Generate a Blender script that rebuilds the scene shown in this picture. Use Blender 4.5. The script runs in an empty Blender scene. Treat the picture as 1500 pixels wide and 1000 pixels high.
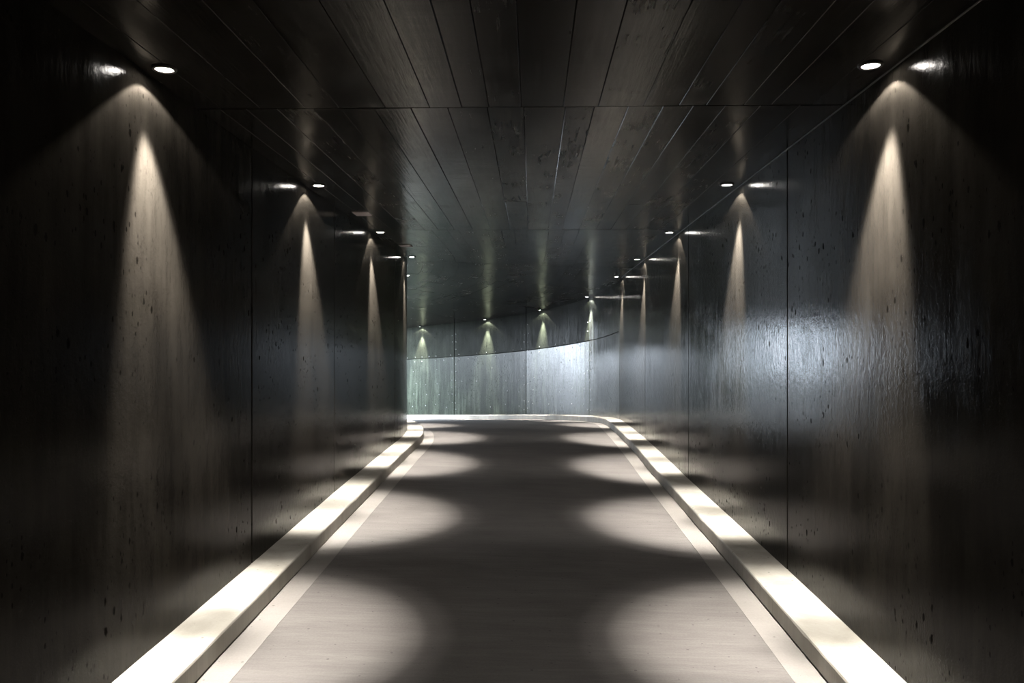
import bpy, bmesh, math, random
from mathutils import Vector, Matrix
random.seed(7)
scene = bpy.context.scene
C = scene.collection
R = math.radians

# ------------------------------------------------------------------ camera
CH = 1.75                                   # eye height above the road near the viewpoint
cam_data = bpy.data.cameras.new('camera')
cam_data.sensor_width = 36.0
cam_data.lens = 28.8
cam_data.shift_y = 7.0 / 1500.0
cam_data.clip_start = 0.02
camera = bpy.data.objects.new('camera', cam_data)
camera.location = (0, 0, CH)
camera.rotation_euler = (R(90), 0, R(1.4))
C.objects.link(camera)
scene.camera = camera

# ------------------------------------------------------------------ sky outside the tunnel mouth
world = bpy.data.worlds.new('overcast_sky')
scene.world = world
world.use_nodes = True
bg = world.node_tree.nodes['Background']
bg.inputs['Color'].default_value = (0.78, 0.88, 1.0, 1)
bg.inputs['Strength'].default_value = 27.0

# sampling portal in the tunnel mouth (guides sky rays, emits nothing itself)
pd = bpy.data.lights.new('mouth_portal', 'AREA')
pd.shape = 'RECTANGLE'
pd.cycles.is_portal = True
portal = bpy.data.objects.new('mouth_portal', pd)
C.objects.link(portal)

scene.view_settings.view_transform = 'Standard'
scene.view_settings.look = 'None'
scene.view_settings.exposure = 0.0
scene.view_settings.gamma = 1.0
scene.view_settings.use_curve_mapping = False
scene.cycles.max_bounces = 7
scene.cycles.diffuse_bounces = 3
scene.cycles.glossy_bounces = 5

LAMP_POWER = 2300.0
LENS_GLOW = 90.0
LAMP_COLOR = (1.0, 0.945, 0.87)

# ------------------------------------------------------------------ tunnel plan (metres)
RW, LW = 1.815, -1.985                      # wall faces of the straight stretch
Y_IN, R_IN = 12.0, 13.0                     # inner bend starts / radius
Y_OUT, R_OUT, A_OUT, R_OUT2 = 16.8, 11.0, R(45), 25.0
Y_BACK, T_END = -7.0, 26.0
SO_END, SI_END = 29.5, 9.26

def outer(so, off=0.0):
    """point on the outer (right) wall at run so, moved off metres into the tunnel"""
    if so <= Y_OUT:
        a = 0; p = Vector((RW, so))
    else:
        s = so - Y_OUT
        L1 = R_OUT * A_OUT
        a = min(s, L1) / R_OUT
        p = Vector((RW - R_OUT * (1 - math.cos(a)), Y_OUT + R_OUT * math.sin(a)))
        if s > L1:
            b = (s - L1) / R_OUT2
            p += Vector((-R_OUT2 * (math.cos(a) - math.cos(a + b)), R_OUT2 * (math.sin(a + b) - math.sin(a))))
            a += b
    n = Vector((-math.cos(a), -math.sin(a)))
    return p + n * off, a

def inner(si, off=0.0):
    """point on the inner (left) wall; si = Y on the straight, 12 + arc length in the bend"""
    if si <= Y_IN:
        a = 0; p = Vector((LW, si))
    else:
        a = (si - Y_IN) / R_IN
        p = Vector((LW - R_IN * (1 - math.cos(a)), Y_IN + R_IN * math.sin(a)))
    n = Vector((math.cos(a), math.sin(a)))
    return p + n * off, a

def run_o(t): return t if t <= 12 else 12 + (SO_END - 12) * (t - 12) / (T_END - 12)
def run_i(t): return t if t <= 12 else 12 + SI_END * (t - 12) / (T_END - 12)

def interp(tab):
    def fn(x):
        # Catmull-Rom through the table, flat ends
        n = len(tab)
        if x <= tab[0][0]: return tab[0][1]
        if x >= tab[-1][0]: return tab[-1][1]
        for i in range(n - 1):
            x0, y0 = tab[i]; x1, y1 = tab[i + 1]
            if x <= x1:
                h = x1 - x0; u = (x - x0) / h
                m0 = (y1 - tab[i - 1][1]) / (x1 - tab[i - 1][0]) if i > 0 else (y1 - y0) / h
                m1 = (tab[i + 2][1] - y0) / (tab[i + 2][0] - x0) if i + 2 < n else (y1 - y0) / h
                return ((2*u**3 - 3*u*u + 1) * y0 + (u**3 - 2*u*u + u) * h * m0
                        + (-2*u**3 + 3*u*u) * y1 + (u**3 - u*u) * h * m1)
    return fn
# heights relative to the eye
_ko = interp([(-7, -1.80), (0, -1.71), (4, -1.632), (5.9, -1.588), (9.7, -1.535), (13, -1.478), (16.9, -1.51),
              (19.7, -1.665), (22.6, -1.86), (25.2, -2.04), (28.4, -2.225), (29.5, -2.29), (33, -2.45)])
_ki = interp([(-7, -1.76), (0, -1.68), (3.8, -1.592), (5.8, -1.535), (8.2, -1.465), (11.8, -1.395), (14, -1.40),
              (15.2, -1.43), (17.4, -1.52), (21.26, -1.78), (24, -1.9)])
_co = interp([(-7, 1.4), (14, 1.4), (16.4, 1.395), (19.7, 1.19), (22.6, 0.985), (25.2, 0.81), (28.4, 0.635), (29.5, 0.58), (33, 0.4)])
_ci = interp([(-7, 1.4), (13, 1.4), (15.2, 1.39), (17.4, 1.31), (21.26, 1.08), (24, 0.95)])
def kerb_o(s): return CH + _ko(s)
def kerb_i(s): return CH + _ki(s)
def ceil_o(s): return CH + _co(s)
def ceil_i(s): return CH + _ci(s)
KERB_H, KERB_W, GUT_W = 0.122, 0.275, 0.175

# ------------------------------------------------------------------ mesh helpers
def frange(a, b, step):
    n = max(1, int(math.ceil((b - a) / step - 1e-6)))
    return [a + (b - a) * i / n for i in range(n + 1)]

def link(name, mesh, mat, parent=None):
    o = bpy.data.objects.new(name, mesh)
    C.objects.link(o)
    if mat is not None and not mesh.materials: mesh.materials.append(mat)
    if parent is not None: o.parent = parent
    return o

def mesh_from(name, verts, faces, uvs=None, smooth=False):
    me = bpy.data.meshes.new(name)
    me.from_pydata([tuple(v) for v in verts], [], faces)
    if uvs is not None:
        lay = me.uv_layers.new(name='UVMap')
        for poly in me.polygons:
            for li in poly.loop_indices:
                lay.data[li].uv = uvs[me.loops[li].vertex_index]
    bm = bmesh.new(); bm.from_mesh(me)
    bmesh.ops.recalc_face_normals(bm, faces=bm.faces)
    bm.to_mesh(me); bm.free()
    if smooth:
        for p in me.polygons: p.use_smooth = True
    me.update()
    return me

def structure(o, label=None, cat=None):
    o['kind'] = 'structure'
    if label: o['label'] = label
    if cat: o['category'] = cat
    return o

def sweep(sections, uvs, closed=True, cap=True):
    """loft through equal-length rings"""
    verts, faces, uv = [], [], []
    n = len(sections[0])
    for sec, u in zip(sections, uvs):
        verts += sec; uv += u
    m = n if closed else n - 1
    for i in range(len(sections) - 1):
        for j in range(m):
            a = i * n + j; b = i * n + (j + 1) % n
            faces.append((a, b, b + n, a + n))
    if cap and closed:
        faces.append(tuple(range(n)))
        faces.append(tuple((len(sections) - 1) * n + j for j in range(n)))
    return verts, faces, uv

# ------------------------------------------------------------------ materials
def new_mat(name):
    m = bpy.data.materials.new(name); m.use_nodes = True
    nt = m.node_tree
    for n in list(nt.nodes): nt.nodes.remove(n)
    out = nt.nodes.new('ShaderNodeOutputMaterial')
    b = nt.nodes.new('ShaderNodeBsdfPrincipled')
    nt.links.new(b.outputs[0], out.inputs[0])
    return m, nt, b

class G:
    def __init__(self, nt): self.nt = nt
    def n(self, t, **kw):
        x = self.nt.nodes.new(t)
        for k, v in kw.items(): setattr(x, k, v)
        return x
    def l(self, a, b): self.nt.links.new(a, b)
    def coord(self, kind='UV', scale=(1, 1, 1), loc=(0, 0, 0), rnd=True):
        t = self.n('ShaderNodeTexCoord'); m = self.n('ShaderNodeMapping')
        m.inputs['Scale'].default_value = scale; m.inputs['Location'].default_value = loc
        self.l(t.outputs[kind], m.inputs['Vector']); return m.outputs[0]
    def noise(self, vec, scale, detail=3, rough=0.55, dist=0.0, dim='2D'):
        x = self.n('ShaderNodeTexNoise', noise_dimensions=dim); x.inputs['Scale'].default_value = scale
        x.inputs['Detail'].default_value = detail; x.inputs['Roughness'].default_value = rough
        x.inputs['Distortion'].default_value = dist
        self.l(vec, x.inputs['Vector']); return x.outputs['Fac']
    def voro(self, vec, scale, feature='F1', dim='2D'):
        x = self.n('ShaderNodeTexVoronoi', feature=feature, voronoi_dimensions=dim); x.inputs['Scale'].default_value = scale
        self.l(vec, x.inputs['Vector']); return x
    def rng(self, v, a, b, c=0.0, d=1.0):
        x = self.n('ShaderNodeMapRange'); x.clamp = True
        for i, q in zip((1, 2, 3, 4), (a, b, c, d)): x.inputs[i].default_value = q
        self.l(v, x.inputs[0]); return x.outputs[0]
    def math(self, op, a, b=None):
        x = self.n('ShaderNodeMath', operation=op)
        for i, q in enumerate((a, b)):
            if q is None: continue
            if isinstance(q, (int, float)): x.inputs[i].default_value = q
            else: self.l(q, x.inputs[i])
        return x.outputs[0]
    def mix(self, fac, a, b):
        x = self.n('ShaderNodeMix', data_type='RGBA')
        if isinstance(fac, (int, float)): x.inputs[0].default_value = fac
        else: self.l(fac, x.inputs[0])
        for i, q in ((6, a), (7, b)):
            if isinstance(q, tuple): x.inputs[i].default_value = (*q, 1)
            else: self.l(q, x.inputs[i])
        return x.outputs[2]
    def bump(self, h, dist, strength=1.0, nrm=None):
        x = self.n('ShaderNodeBump'); x.inputs['Strength'].default_value = strength
        x.inputs['Distance'].default_value = dist; self.l(h, x.inputs['Height'])
        if nrm is not None: self.l(nrm, x.inputs['Normal'])
        return x.outputs[0]
    def objrand(self):
        return self.n('ShaderNodeObjectInfo').outputs['Random']

def wall_material(name, dark, light, rlo, rhi, pit_amt=1.0, streak=1.0, bumpy=1.0, ior=1.12, stain=0.0):
    m, nt, b = new_mat(name); g = G(nt)
    uv = g.coord('UV')
    fine = g.coord('UV', (1, 0.14, 1))             # stretched: vertical streaks
    st = g.noise(fine, 9, 6, 0.65)
    st2 = g.noise(fine, 55, 4, 0.6)
    blot = g.noise(uv, 1.3, 4, 0.6, 0.4)
    col = g.mix(g.rng(st, 0.3, 0.72), dark, light)
    col = g.mix(g.rng(blot, 0.35, 0.7, 0, 0.55), col, tuple(0.6 * x for x in dark))
    if stain:
        broad = g.noise(g.coord('UV', (1, 0.09, 1), (4.1, 0.3, 0)), 3.6, 4, 0.6)
        col = g.mix(g.rng(broad, 0.42, 0.6, 0, stain), col, tuple(0.75 * x for x in dark))
        spots = g.noise(uv, 26, 2)
        col = g.mix(g.rng(spots, 0.62, 0.68, 0, stain), col, tuple(0.3 * x for x in dark))
    # pinholes left by air bubbles in the casting
    uvp = g.coord('UV', (1, 0.55, 1))
    v1 = g.voro(uvp, 13)
    clus = g.rng(g.noise(uv, 1.9, 2), 0.39, 0.60)
    vcol = g.n('ShaderNodeSeparateColor'); g.l(v1.outputs['Color'], vcol.inputs[0])
    sz = g.math('MULTIPLY', g.rng(vcol.outputs[0], 0.5, 1.0, 0.0, 0.16), clus)
    jit = g.noise(uv, 60, 2)
    pd_ = g.math('ADD', v1.outputs['Distance'], g.rng(jit, 0, 1, -0.06, 0.06))
    pit = g.math('LESS_THAN', pd_, sz)
    v2 = g.voro(g.coord('UV', (1, 0.45, 1), (3.3, 1.7, 0)), 34)
    v2c = g.n('ShaderNodeSeparateColor'); g.l(v2.outputs['Color'], v2c.inputs[0])
    pit2 = g.math('LESS_THAN', v2.outputs['Distance'], g.math('MULTIPLY', g.rng(v2c.outputs[0], 0.7, 1.0, 0, 0.2), clus))
    pits = g.math('MAXIMUM', pit, pit2)
    pits = g.math('MULTIPLY', pits, pit_amt)
    col = g.mix(pits, col, tuple(0.35 * x for x in dark))
    g.l(col, b.inputs['Base Color'])
    rg = g.math('ADD', g.rng(st, 0.3, 0.7, rlo, rhi), g.rng(st2, 0.3, 0.7, -0.04 * streak, 0.05 * streak))
    rg = g.math('ADD', rg, g.rng(blot, 0.4, 0.7, -0.03, 0.06))
    rg = g.math('ADD', rg, g.math('MULTIPLY', pits, 0.4))
    g.l(rg, b.inputs['Roughness'])
    h = g.math('MULTIPLY', st2, 0.35 * streak)
    h = g.math('ADD', h, g.math('MULTIPLY', g.noise(uv, 110, 3), 0.45))
    h = g.math('ADD', h, g.math('MULTIPLY', g.noise(uv, 22, 3), 0.9))
    nrm = g.bump(h, 0.0016 * bumpy, 0.7)
    nrm = g.bump(g.math('MULTIPLY', pits, -1.0), 0.004, 0.9, nrm)
    g.l(nrm, b.inputs['Normal'])
    g.l(g.rng(pits, 0, 1, 0.5, 0.02), b.inputs['Specular IOR Level'])
    b.inputs['IOR'].default_value = ior
    return m

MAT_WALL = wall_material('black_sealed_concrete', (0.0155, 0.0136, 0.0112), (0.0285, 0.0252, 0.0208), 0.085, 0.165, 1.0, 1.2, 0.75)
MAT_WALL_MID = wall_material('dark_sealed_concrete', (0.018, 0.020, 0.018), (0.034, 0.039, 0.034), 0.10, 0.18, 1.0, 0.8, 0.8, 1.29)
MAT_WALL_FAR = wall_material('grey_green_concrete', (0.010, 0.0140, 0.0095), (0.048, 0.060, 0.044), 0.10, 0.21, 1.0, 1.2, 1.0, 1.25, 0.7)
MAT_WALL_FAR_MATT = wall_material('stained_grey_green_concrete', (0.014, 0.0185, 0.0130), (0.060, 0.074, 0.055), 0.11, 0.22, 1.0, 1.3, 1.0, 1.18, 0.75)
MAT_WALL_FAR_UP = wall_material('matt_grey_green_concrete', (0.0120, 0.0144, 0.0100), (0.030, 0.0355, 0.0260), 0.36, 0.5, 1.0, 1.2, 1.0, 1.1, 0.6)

def ceiling_material():
    m, nt, b = new_mat('board_marked_concrete'); g = G(nt)
    uv = g.coord('UV')
    gr = g.coord('UV', (1, 0.06, 1))
    rnd = g.objrand()
    grain = g.noise(gr, 42, 5, 0.65)
    blot = g.noise(uv, 2.2, 4, 0.6, 0.5)
    cross = g.noise(g.coord('UV', (0.12, 1, 1)), 14, 3)
    col = g.mix(g.rng(grain, 0.3, 0.7), (0.008, 0.007, 0.006), (0.017, 0.015, 0.0125))
    col = g.mix(g.rng(blot, 0.45, 0.7, 0, 0.6), col, (0.018, 0.016, 0.014))
    col2 = g.mix(g.math('MULTIPLY', rnd, 0.35), col, (0.022, 0.019, 0.016))
    g.l(col2, b.inputs['Base Color'])
    rg = g.math('ADD', g.rng(blot, 0.3, 0.7, 0.12, 0.23), g.rng(rnd, 0, 1, -0.04, 0.05))
    rg = g.math('ADD', rg, g.rng(grain, 0.3, 0.7, -0.04, 0.06))
    g.l(rg, b.inputs['Roughness'])
    h = g.math('ADD', g.math('MULTIPLY', grain, 1.0), g.math('MULTIPLY', cross, 0.7))
    h = g.math('ADD', h, g.math('MULTIPLY', g.noise(uv, 18, 3, 0.6), 0.2))
    g.l(g.bump(h, 0.0010, 0.7), b.inputs['Normal'])
    b.inputs['IOR'].default_value = 1.16
    return m
MAT_CEIL = ceiling_material()

def pale_material(name, dark, light, rough, broom=0.0, scale=1.0, bumpd=0.002):
    m, nt, b = new_mat(name); g = G(nt)
    ob = g.coord('Object')
    blot = g.noise(ob, 1.6 * scale, 5, 0.6, 0.3)
    fine = g.noise(ob, 70, 3, 0.6)
    sweepn = g.noise(g.coord('Object', (0.10, 1, 1)), 38, 4, 0.6)
    sweep2 = g.noise(g.coord('Object', (0.18, 1, 1)), 6, 4, 0.6, 0.3)
    k = g.math('ADD', g.math('MULTIPLY', blot, 1 - broom * 0.6), g.math('MULTIPLY', sweep2, broom * 0.6))
    col = g.mix(g.rng(k, 0.32, 0.68), dark, light)
    col = g.mix(g.rng(sweepn, 0.35, 0.7, 0, 0.35 * broom), col, tuple(0.78 * x for x in dark))
    v = g.voro(ob, 9)
    vc = g.n('ShaderNodeSeparateColor'); g.l(v.outputs['Color'], vc.inputs[0])
    spot = g.math('LESS_THAN', v.outputs['Distance'], g.rng(vc.outputs[0], 0.72, 1.0, 0, 0.075))
    col = g.mix(g.math('MULTIPLY', spot, 0.7), col, tuple(0.35 * x for x in dark))
    g.l(col, b.inputs['Base Color'])
    g.l(g.rng(fine, 0.3, 0.7, rough - 0.06, rough + 0.06), b.inputs['Roughness'])
    h = g.math('ADD', g.math('MULTIPLY', fine, 0.6), g.math('MULTIPLY', sweepn, broom))
    h = g.math('SUBTRACT', h, g.math('MULTIPLY', spot, 0.8))
    g.l(g.bump(h, bumpd, 0.7), b.inputs['Normal'])
    b.inputs['Specular IOR Level'].default_value = 0.35
    return m
MAT_ROAD = pale_material('broomed_concrete_road', (0.088, 0.0803, 0.0755), (0.130, 0.120, 0.1135), 0.72, 1.0)
MAT_GUT = pale_material('smooth_gutter_concrete', (0.165, 0.153, 0.141), (0.205, 0.192, 0.179), 0.65, 0.3)
MAT_KERB = pale_material('cast_kerb_concrete', (0.28, 0.264, 0.228), (0.38, 0.362, 0.322), 0.7, 0.0, 2.0, 0.003)

def plain(name, col, rough, metal=0.0):
    m, nt, b = new_mat(name); g = G(nt)
    nz = g.noise(g.coord('Object'), 60, 3)
    g.l(g.mix(g.rng(nz, 0.3, 0.7), tuple(0.85 * c for c in col), col), b.inputs['Base Color'])
    b.inputs['Roughness'].default_value = rough; b.inputs['Metallic'].default_value = metal
    return m
MAT_BACK = plain('joint_backing_concrete', (0.012, 0.012, 0.011), 0.8)  # dark concrete backing behind panels and boards, visible in the open joints
MAT_GROUND = plain('outdoor_paving', (0.17, 0.17, 0.165), 0.85)
MAT_TRIM = plain('dark_bronze_metal', (0.05, 0.047, 0.045), 0.35, 0.8)
MAT_CUP = plain('lamp_reflector_metal', (0.55, 0.48, 0.45), 0.25, 1.0)
MAT_PLATE = plain('pinkish_grey_plastic', (0.92, 0.82, 0.84), 0.4)
MAT_PLATE_RIM = plain('grey_plastic_rim', (0.40, 0.36, 0.35), 0.5)
MAT_BOLT = plain('dull_steel_bolt', (0.09, 0.10, 0.092), 0.35, 0.0)
m, nt, b = new_mat('lit_lens')
b.inputs['Base Color'].default_value = (0.8, 0.8, 0.8, 1)
b.inputs['Emission Color'].default_value = (1.0, 0.95, 0.88, 1)
b.inputs['Emission Strength'].default_value = LENS_GLOW
MAT_LENS = m

# ------------------------------------------------------------------ floor, gutters, kerbs
def lerp(a, b, u): return a + (b - a) * u
TS = frange(Y_BACK, 12, 0.5) + frange(12, T_END, 0.25)[1:]

def road_point(t, u):
    po, _ = outer(run_o(t), KERB_W + GUT_W); pi, _ = inner(run_i(t), KERB_W + GUT_W)
    zo = kerb_o(run_o(t)) - KERB_H; zi = kerb_i(run_i(t)) - KERB_H
    p = pi.lerp(po, u); return Vector((p.x, p.y, lerp(zi, zo, u)))
secs, uvs = [], []
for t in TS:
    row = [road_point(t, k / 10) for k in range(11)]
    low = [v - Vector((0, 0, 0.12)) for v in reversed(row)]
    secs.append(row + low); uvs.append([(v.x, v.y) for v in row + low])
v, f, uv = sweep(secs, uvs)
floor = structure(link('floor', mesh_from('floor', v, f, uv), MAT_ROAD),
                  'brown-grey broom-finished concrete driveway between the kerbs', 'floor')

def strip(side, a, b, top, bottom):
    fn, hf, end = (outer, kerb_o, SO_END) if side == 'right' else (inner, kerb_i, 12 + SI_END)
    secs, uvs = [], []
    for s in frange(Y_BACK, end, 0.25):
        p0, _ = fn(s, a); p1, _ = fn(s, b); z = hf(s)
        ring = [Vector((p0.x, p0.y, z + top)), Vector((p1.x, p1.y, z + top)),
                Vector((p1.x, p1.y, z + bottom)), Vector((p0.x, p0.y, z + bottom))]
        secs.append(ring); uvs.append([(s, 0), (s, b - a), (s, b - a), (s, 0)])
    return sweep(secs, uvs)
for side in ('left', 'right'):
    v, f, uv = strip(side, KERB_W - 0.02, KERB_W + GUT_W, -KERB_H + 0.002, -KERB_H - 0.12)
    structure(link('gutter_strip_' + side, mesh_from('gutter_strip', v, f, uv), MAT_GUT),
              'pale smooth concrete gutter strip along the %s kerb' % side, 'gutter')

def kerb(side):
    fn, hf, end = (outer, kerb_o, SO_END) if side == 'right' else (inner, kerb_i, 12 + SI_END)
    rnd = random.Random(3 if side == 'left' else 5)
    secs, uvs = [], []
    wob = 0.0; chip = 0.0; step = 0.05
    for i, s in enumerate(frange(Y_BACK, end, step)):
        wob = 0.97 * wob + rnd.gauss(0, 0.0008)
        chip = max(0.0, chip * 0.72)
        if rnd.random() < 0.035: chip = rnd.uniform(0.004, 0.016)
        z = hf(s) + 0.5 * wob
        w = KERB_W + wob
        prof = [(-0.03, 0), (w - 0.014 - chip, 0.0), (w - 0.004 - 0.4 * chip, -0.004 - 0.3 * chip), (w, -0.014 - chip),
                (w + 0.001, -KERB_H + 0.008), (w - 0.006, -KERB_H), (w - 0.006, -KERB_H - 0.12), (-0.03, -KERB_H - 0.12)]
        ring = []
        for d, dz in prof:
            p, _ = fn(s, d); ring.append(Vector((p.x, p.y, z + dz)))
        secs.append(ring); uvs.append([(s, d) for d, dz in prof])
    v, f, uv = sweep(secs, uvs)
    return structure(link('kerb_' + side, mesh_from('kerb', v, f, uv), MAT_KERB),
                     'raised pale concrete kerb with chipped edge along the %s wall' % side, 'kerb')
kerb('left'); kerb('right')

# ------------------------------------------------------------------ walls
PT = 0.05                                   # panel thickness
def backing(side):
    fn, kf, cf, end = (outer, kerb_o, ceil_o, SO_END) if side == 'right' else (inner, kerb_i, ceil_i, 12 + SI_END)
    secs, uvs = [], []
    for s in frange(Y_BACK - 0.3, end, 0.4):
        p0, _ = fn(s, -PT * 0.6); p1, _ = fn(s, -0.45)
        zb, zt = kf(s) - 0.6, cf(s) + 0.5
        secs.append([Vector((p0.x, p0.y, zb)), Vector((p0.x, p0.y, zt)), Vector((p1.x, p1.y, zt)), Vector((p1.x, p1.y, zb))])
        uvs.append([(s, zb), (s, zt), (s, zt), (s, zb)])
    return sweep(secs, uvs)
v, f, uv = backing('left')
wall_left = structure(link('wall_left', mesh_from('wall_left', v, f, uv), MAT_BACK),
                      'black glossy concrete wall on the inside of the bend, left', 'wall')
v, f, uv = backing('right')
wall_right = structure(link('wall_right', mesh_from('wall_right', v, f, uv), MAT_BACK),
                       'black glossy concrete wall curving round to the grey-green far end', 'wall')

def wall_panel(side, s0, s1, h0, h1, gap, mat, parent):
    """cast concrete panel between runs s0..s1 and fractions h0..h1 of the wall height, with eased edges"""
    fn, kf, cf = (outer, kerb_o, ceil_o) if side == 'right' else (inner, kerb_i, ceil_i)
    e = 0.006
    a, b_ = s0 + gap / 2, s1 - gap / 2
    runs = [(a, -e)] + [(x, 0) for x in frange(a + e, b_ - e, 0.3)] + [(b_, -e)]
    secs, uvs = [], []
    for s, inset in runs:
        zk, zc = kf(s) - 0.01, cf(s) + 0.03
        zb = lerp(zk, zc, h0) + (0.006 if h0 > 0 else 0); zt = lerp(zk, zc, h1) - (0.006 if h1 < 1 else 0)
        prof = [(-PT, zb), (-e + inset, zb), (inset, zb + e), (inset, zt - e), (-e + inset, zt), (-PT, zt)]
        ring = []
        for d, z in prof:
            p, _ = fn(s, d); ring.append(Vector((p.x, p.y, z)))
        secs.append(ring); uvs.append([(s, z) for d, z in prof])
    v, f, uv = sweep(secs, uvs)
    return link('wall_panel', mesh_from('wall_panel', v, f, uv), mat, parent)

for s0, s1, g_ in [(-7, -1.4, .018), (-1.4, 2.2, .018), (2.2, 5.76, .018)]:
    wall_panel('left', s0, s1, 0, 1, g_, MAT_WALL, wall_left)
wall_panel('left', 5.76, 8.19, 0, 1, .012, MAT_WALL, wall_left)
wall_panel('left', 8.19, 11.8, 0, 1, .006, MAT_WALL, wall_left)
for s0, s1 in [(11.8, 15.4), (15.4, 18.8), (18.8, 12 + SI_END)]:
    wall_panel('left', s0, s1, 0, 1, .016, MAT_WALL, wall_left)
for s0, s1 in [(-7, -1.5), (-1.5, 2.2), (2.2, 5.87), (5.87, 9.55), (9.55, 13.2), (13.2, 17.0)]:
    wall_panel('right', s0, s1, 0, 1, .014, MAT_WALL, wall_right)
SEAM = 0.63
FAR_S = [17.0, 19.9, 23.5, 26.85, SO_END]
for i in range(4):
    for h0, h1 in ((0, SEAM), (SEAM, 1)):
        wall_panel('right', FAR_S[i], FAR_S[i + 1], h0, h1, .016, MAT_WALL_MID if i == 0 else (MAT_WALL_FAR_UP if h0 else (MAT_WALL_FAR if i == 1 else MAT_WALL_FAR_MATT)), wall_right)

# small bolt heads and tie marks beside the far joints: joined, too small to pick apart
def bolts():
    bm = bmesh.new(); rnd = random.Random(11)
    pts = []
    for s in FAR_S[1:4]:
        for k in range(11):
            for d in (-0.09, 0.09):
                if rnd.random() < 0.75: pts.append((s + d + rnd.gauss(0, .012), 0.05 + 0.083 * k + rnd.gauss(0, .006)))
    for i in range(1, 4):
        for k in range(8):
            s = lerp(FAR_S[i], FAR_S[i + 1], (k + .5) / 8)
            for d in (-0.025, 0.025):
                if rnd.random() < 0.75: pts.append((s + rnd.gauss(0, .02), SEAM + d))
        for k in range(5):
            for j in range(4):
                if rnd.random() < 0.7: pts.append((lerp(FAR_S[i], FAR_S[i+1], (k + .5) / 5) + rnd.gauss(0, .05), 0.1 + .13 * j + rnd.gauss(0, .01)))
    for s, h in pts:
        if s > SO_END - 0.1: continue
        p, a = outer(s, 0.0); z = lerp(kerb_o(s), ceil_o(s), h)
        n = Vector((-math.cos(a), -math.sin(a), 0)); tg = Vector((-math.sin(a), math.cos(a), 0)); up = Vector((0, 0, 1))
        r = rnd.uniform(.014, .024); c = Vector((p.x, p.y, z))
        ring = [bm.verts.new(c - n * .004 + (tg * math.cos(q) + up * math.sin(q)) * r) for q in [i * math.pi / 3 for i in range(6)]]
        ring2 = [bm.verts.new(c + n * .010 + (tg * math.cos(q) + up * math.sin(q)) * r * .7) for q in [i * math.pi / 3 for i in range(6)]]
        for i in range(6): bm.faces.new((ring[i], ring[(i+1) % 6], ring2[(i+1) % 6], ring2[i]))
        bm.faces.new(ring2)
    bmesh.ops.recalc_face_normals(bm, faces=bm.faces)
    me = bpy.data.meshes.new('bolt_heads'); bm.to_mesh(me); bm.free()
    o = link('bolt_heads', me, MAT_BOLT, wall_right); o['kind'] = 'stuff'
bolts()

# pale sealant bead in the corner between right wall and ceiling
def bead():
    secs, uvs = [], []
    for s in frange(Y_BACK, 16.6, 0.25):
        ring = []
        for k in range(6):
            q = math.pi * k / 3
            p, _ = outer(s, 0.003 + 0.004 * math.cos(q)); ring.append(Vector((p.x, p.y, ceil_o(s) - 0.003 + 0.004 * math.sin(q))))
        secs.append(ring); uvs.append([(s, 0.0)] * 6)
    v, f, uv = sweep(secs, uvs)
    structure(link('trim_1', mesh_from('sealant_bead', v, f, uv, True), plain('grey_sealant', (0.11, 0.10, 0.09), 0.4)),
              'thin pale sealant line where the right wall meets the ceiling', 'trim')
bead()

# back wall behind the viewpoint
def box_mesh(name, lo, hi):
    v = [Vector((x, y, z)) for x in (lo[0], hi[0]) for y in (lo[1], hi[1]) for z in (lo[2], hi[2])]
    f = [(0, 1, 3, 2), (4, 6, 7, 5), (0, 4, 5, 1), (2, 3, 7, 6), (0, 2, 6, 4), (1, 5, 7, 3)]
    return mesh_from(name, v, f, [(p.x + p.y, p.z) for p in v])
structure(link('wall_back', box_mesh('wall_back', (LW - .45, Y_BACK - .3, -0.6), (RW + .45, Y_BACK, CH + 1.9)), MAT_WALL),
          'dark concrete wall closing the tunnel behind the viewpoint', 'wall')

# ------------------------------------------------------------------ ceiling
def ceil_point(t, u, up=0.0, so_off=0.0):
    po, _ = outer(run_o(t), so_off); pi, _ = inner(run_i(t), so_off)
    p = pi.lerp(po, u)
    return Vector((p.x, p.y, lerp(ceil_i(run_i(t)), ceil_o(run_o(t)), u) + up))
secs, uvs = [], []
for t in [Y_BACK - .3] + TS[1:]:
    a, b_ = ceil_point(t, 0, .03, -0.4), ceil_point(t, 1, .03, -0.4)
    secs.append([a, b_, b_ + Vector((0, 0, .4)), a + Vector((0, 0, .4))])
    uvs.append([(0, t), (4, t), (4, t), (0, t)])
v, f, uv = sweep(secs, uvs)
ceiling = structure(link('ceiling', mesh_from('ceiling', v, f, uv), MAT_BACK),
                    'dark board-marked concrete ceiling with a cross joint', 'ceiling')

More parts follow.
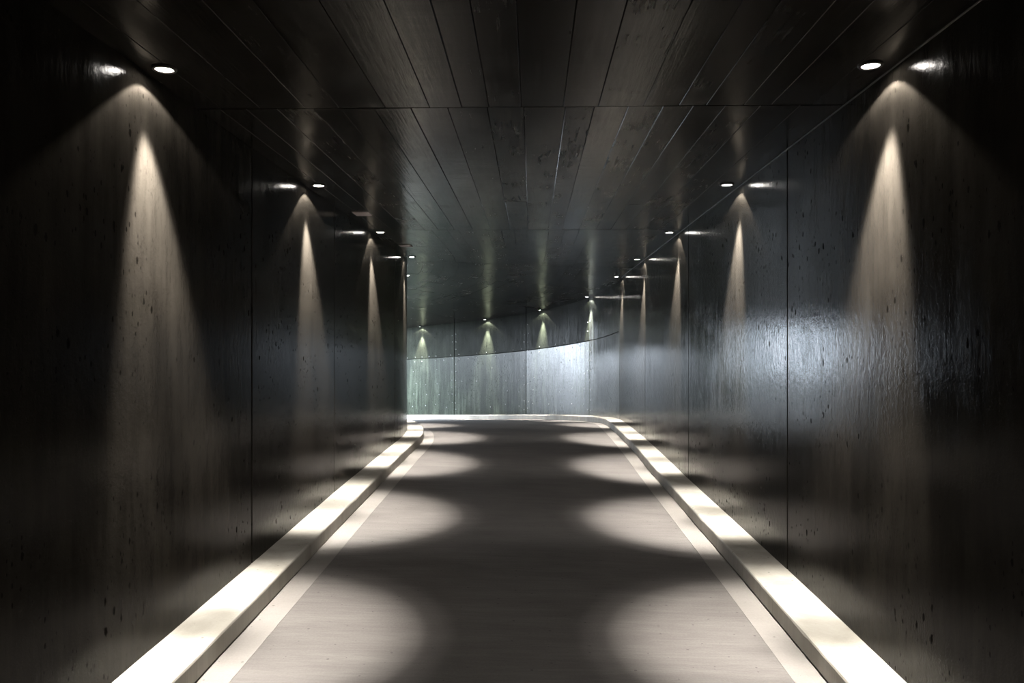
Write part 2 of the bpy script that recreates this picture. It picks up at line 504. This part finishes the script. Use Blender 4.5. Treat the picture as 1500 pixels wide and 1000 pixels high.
def t_of_outer(so): return so if so <= 12 else 12 + (so - 12) * (T_END - 12) / (SO_END - 12)
BAYS = [Y_BACK, -0.25, 4.8, 9.85, 14.2, 17.2, 20.4, 23.4, T_END]
def ceiling_planks():
    rnd = random.Random(21)
    for bi in range(len(BAYS) - 1):
        t0, t1 = BAYS[bi] + .007, BAYS[bi + 1] - .007
        us = [0.0]
        while us[-1] < 0.97: us.append(us[-1] + rnd.uniform(.036, .072))
        k = 1.0 / us[-1]; us = [u * k for u in us]
        for j in range(len(us) - 1):
            cuts = [t0, t1]
            if rnd.random() < 0.35:
                c = lerp(t0, t1, rnd.uniform(.3, .7)); cuts = [t0, c, t1]
            for q in range(len(cuts) - 1):
                ta, tb = cuts[q] + (.0015 if q else 0), cuts[q + 1] - (.0015 if q + 2 < len(cuts) else 0)
                dz = rnd.uniform(-.0012, .0012); tilt = rnd.uniform(-.0008, .0008)
                gp = rnd.choice((.00012, .0002, .0002, .0006))
                ua, ub = us[j] + gp, us[j + 1] - gp
                if j == 0: ua = 0.001
                if j == len(us) - 2: ub = 0.999
                step = 3.0 if tb <= 12 else 0.5
                secs, uvs = [], []
                eu = 0.0008; ch = .003 if tb <= 12.5 else .0003
                for t in frange(ta, tb, step):
                    ring = [ceil_point(t, ua, .035), ceil_point(t, ua, dz + tilt + ch), ceil_point(t, ua + eu, dz + tilt),
                            ceil_point(t, ub - eu, dz - tilt), ceil_point(t, ub, dz - tilt + ch), ceil_point(t, ub, .035)]
                    secs.append(ring)
                    off = j * 1.37 + bi * 5.1
                    uvs.append([(u * 3.8 + off, t + off) for u in (ua, ua, ua + eu, ub - eu, ub, ub)])
                v, f, uv = sweep(secs, uvs)
                link('ceiling_plank', mesh_from('ceiling_plank', v, f, uv), MAT_CEIL, ceiling)
ceiling_planks()

# ground outside the mouth
structure(link('ground', box_mesh('ground', (-60, -25, CH - 2.9), (-4.7, 75, CH - 2.62)), MAT_GROUND),
          'pale paved ground outside the tunnel mouth', 'ground')

# unseen end wall, added to narrow the daylight opening beside the outer wall
po, _ = outer(SO_END); pi, _ = inner(12 + SI_END)
OPEN_W, OPEN_TOP = 3.0, CH + 0.62
jamb = po + (pi - po).normalized() * OPEN_W
nin = Vector(((po - pi).y, -(po - pi).x)).normalized()
if nin.x < 0: nin = -nin
def slab(a, b_, z0, z1):
    v = [Vector((p.x, p.y, z)) for p in (a + nin * .02, b_ + nin * .02, b_ - nin * .28, a - nin * .28) for z in (z0, z1)]
    return v, [(0, 2, 3, 1), (2, 4, 5, 3), (4, 6, 7, 5), (6, 0, 1, 7), (0, 6, 4, 2), (1, 3, 5, 7)]
v1, f1 = slab(pi + (pi - po).normalized() * .3, jamb, CH - 3.2, CH + 1.9)
v2, f2 = slab(jamb, po + (po - pi).normalized() * .3, OPEN_TOP, CH + 1.9)
vv = v1 + v2
structure(link('wall_light_mask', mesh_from('wall_light_mask', vv, f1 + [tuple(i + 8 for i in q) for q in f2], [(p.y, p.z) for p in vv]), MAT_WALL_FAR_UP),
          'added grey-green end wall round the bend, narrowing the daylight opening', 'wall')

# portal placement in the mouth
po, _ = outer(SO_END); pi, _ = inner(12 + SI_END)
mid = (po + jamb) / 2; d = (po - jamb); pd.size = d.length + .1; pd.size_y = 3.4
nrm = Vector((d.y, -d.x, 0)).normalized()           # into the tunnel
if nrm.x < 0: nrm = -nrm
portal.location = (mid.x - .3 * nrm.x, mid.y - .3 * nrm.y, CH - 1.0)
xax = Vector((d.x, d.y, 0)).normalized(); zax = -nrm; yax = zax.cross(xax)
portal.rotation_euler = Matrix((xax, yax, zax)).transposed().to_euler()

# ------------------------------------------------------------------ recessed downlights
def lathe(name, prof, n=32):
    verts, faces = [], []
    for r, z in prof:
        for i in range(n):
            a = 2 * math.pi * i / n; verts.append(Vector((r * math.cos(a), r * math.sin(a), z)))
    for k in range(len(prof) - 1):
        for i in range(n):
            faces.append((k*n + i, k*n + (i+1) % n, (k+1)*n + (i+1) % n, (k+1)*n + i))
    me = mesh_from(name, verts, faces); 
    for p in me.polygons: p.use_smooth = True
    return me
ME_TRIM = lathe('trim_ring', [(.046, .010), (.046, -.009), (.049, -.011), (.056, -.010), (.061, -.005), (.062, .010), (.046, .010)])
ME_CUP = lathe('reflector', [(.046, -.010), (.042, -.007), (.041, .010), (.046, .010), (.046, -.010)])
def disc(name, r, z, n=32, sag=.003):
    verts = [Vector((0, 0, z - sag))] + [Vector((r * .6 * math.cos(2*math.pi*i/n), r * .6 * math.sin(2*math.pi*i/n), z - sag * .7)) for i in range(n)] \
        + [Vector((r * math.cos(2*math.pi*i/n), r * math.sin(2*math.pi*i/n), z)) for i in range(n)]
    faces = [(0, 1 + (i+1) % n, 1 + i) for i in range(n)] + [(1 + i, 1 + (i+1) % n, 1 + n + (i+1) % n, 1 + n + i) for i in range(n)]
    me = bpy.data.meshes.new(name); me.from_pydata([tuple(v) for v in verts], [], faces)
    for p in me.polygons: p.use_smooth = True
    return me
ME_LENS = disc('lens', .0415, -.006, 32, .006)

LD = bpy.data.lights.new('downlight_beam', 'SPOT')
LD.energy = LAMP_POWER; LD.color = LAMP_COLOR
LD.spot_size = R(134); LD.spot_blend = 0.0; LD.shadow_soft_size = 0.012
LD.use_nodes = True
lt = LD.node_tree; g = G(lt)
em = [n for n in lt.nodes if n.type == 'EMISSION'][0]
tc = g.n('ShaderNodeTexCoord'); sp = g.n('ShaderNodeSeparateXYZ')
g.l(tc.outputs['Normal'], sp.inputs[0])
ang = g.math('ARCCOSINE', g.math('ABSOLUTE', sp.outputs[2]))
ramp = g.n('ShaderNodeValToRGB')
g.l(g.math('DIVIDE', ang, R(70)), ramp.inputs[0])
PROF = [(0, 0.38), (3, 0.42), (5.8, 0.80), (8, 1.0), (13, 0.96), (16.8, 0.78), (19.3, 0.42), (21.7, 0.08), (24.5, 0.010), (38, 0.008), (50, 0.017), (61, 0.036), (65, 0.0)]
els = ramp.color_ramp.elements
while len(els) < len(PROF): els.new(0.5)
for e_, (a_, v_) in zip(els, PROF): e_.position = a_ / 70.0
for e_, (a_, v_) in zip(els, PROF): e_.color = (v_, v_, v_, 1)
g.l(ramp.outputs[0], em.inputs['Strength'])

def downlight(pos, heading, tilt, label):
    root = bpy.data.objects.new('recessed_downlight', None)
    root.empty_display_size = .06
    root.location = pos; root.rotation_euler = (0, 0, heading)
    root['label'] = label; root['category'] = 'downlight'; root['group'] = 'round ceiling downlights along both walls'
    C.objects.link(root)
    link('trim_ring', ME_TRIM, MAT_TRIM, root)
    link('reflector', ME_CUP, MAT_CUP, root)
    link('lens', ME_LENS, MAT_LENS, root)
    lo = bpy.data.objects.new('beam', LD); C.objects.link(lo); lo.parent = root
    lo.location = (0, 0, -.016); lo.rotation_euler = (R(tilt), 0, 0)
    return root
LAMP_D = 0.13
right = [(1.1, 10, 'downlight over the right kerb, out of frame above the viewpoint'),
         (4.12, 11, 'largest round downlight at upper right, nearest of the right row'),
         (7.13, 13, 'second downlight from the near end of the right row'),
         (10.1, 16, 'third downlight from the near end of the right row'),
         (13.17, 17, 'fourth downlight from the near end of the right row'),
         (16.4, 16, 'fifth downlight of the right row, just before the wall bends'),
         (19.7, 8, 'sixth downlight of the right row, first above the bending wall'),
         (22.6, 4, 'downlight above the brightest patch of the far curved wall'),
         (25.3, 3, 'second downlight from the left along the grey-green far wall'),
         (28.3, 3, 'leftmost downlight on the far wall, beside the left wall end')]
for s, tl, lab in right:
    p, a = outer(s, LAMP_D); downlight((p.x, p.y, ceil_o(s)), a, tl, lab)
left = [(1.1, 10, 'downlight over the left kerb, out of frame above the viewpoint'),
        (4.09, 10, 'largest round downlight at upper left, nearest of the left row'),
        (7.08, 11, 'second downlight from the near end of the left row'),
        (9.98, 14, 'third downlight of the left row, just past the small pinkish plate'),
        (12.75, 16, 'farthest visible downlight of the left row, at the wall end'),
        (15.8, 14, 'downlight hidden round the corner, first past the left wall end'),
        (18.9, 8, 'downlight hidden round the corner, second past the left wall end')]
for s, tl, lab in left:
    p, a = inner(s, LAMP_D); downlight((p.x, p.y, ceil_i(s)), a, tl, lab)

# ------------------------------------------------------------------ small plates on the ceiling by the left row
def rounded_plate(name, w, l, z0, z1, r=.012):
    pts = []
    for cx, cy, a0 in ((w/2 - r, l/2 - r, 0), (-w/2 + r, l/2 - r, 90), (-w/2 + r, -l/2 + r, 180), (w/2 - r, -l/2 + r, 270)):
        for k in range(4):
            q = R(a0 + 30 * k); pts.append((cx + r * math.cos(q), cy + r * math.sin(q)))
    n = len(pts); e = .003
    verts = [Vector((x, y, z1)) for x, y in pts] + [Vector((x, y, z0 + e)) for x, y in pts] \
        + [Vector((x * (1 - 2*e/w), y * (1 - 2*e/l), z0)) for x, y in pts]
    faces = [tuple(range(n)), tuple(range(2*n, 3*n))]
    for k in (0, 1):
        for i in range(n): faces.append((k*n + i, k*n + (i+1) % n, (k+1)*n + (i+1) % n, (k+1)*n + i))
    return mesh_from(name, verts, faces)
ME_PB = rounded_plate('base', .18, .23, -.005, .004)
ME_PC = rounded_plate('cover', .165, .215, -.010, -.004)
ME_SC = lathe('screw', [(.0001, -.0115), (.004, -.0115), (.005, -.0095), (.0001, -.0095)], 12)
def ceiling_plate(y, x, label):
    root = bpy.data.objects.new('ceiling_plate', None); C.objects.link(root)
    root.location = (x, y, CH + 1.4)
    root['label'] = label; root['category'] = 'cover plate'; root['group'] = 'small rectangular plates on the ceiling'
    link('base', ME_PB, MAT_PLATE_RIM, root); link('cover', ME_PC, MAT_PLATE, root)
    for sx in (-1, 1):
        o = link('screw', ME_SC, MAT_TRIM, root); o.location = (sx * .07, 0, 0)
ceiling_plate(8.6, -1.79, 'small pinkish rectangular plate on the ceiling before the third left downlight')
ceiling_plate(11.35, -1.76, 'small pale rectangular plate on the ceiling near the left wall end')
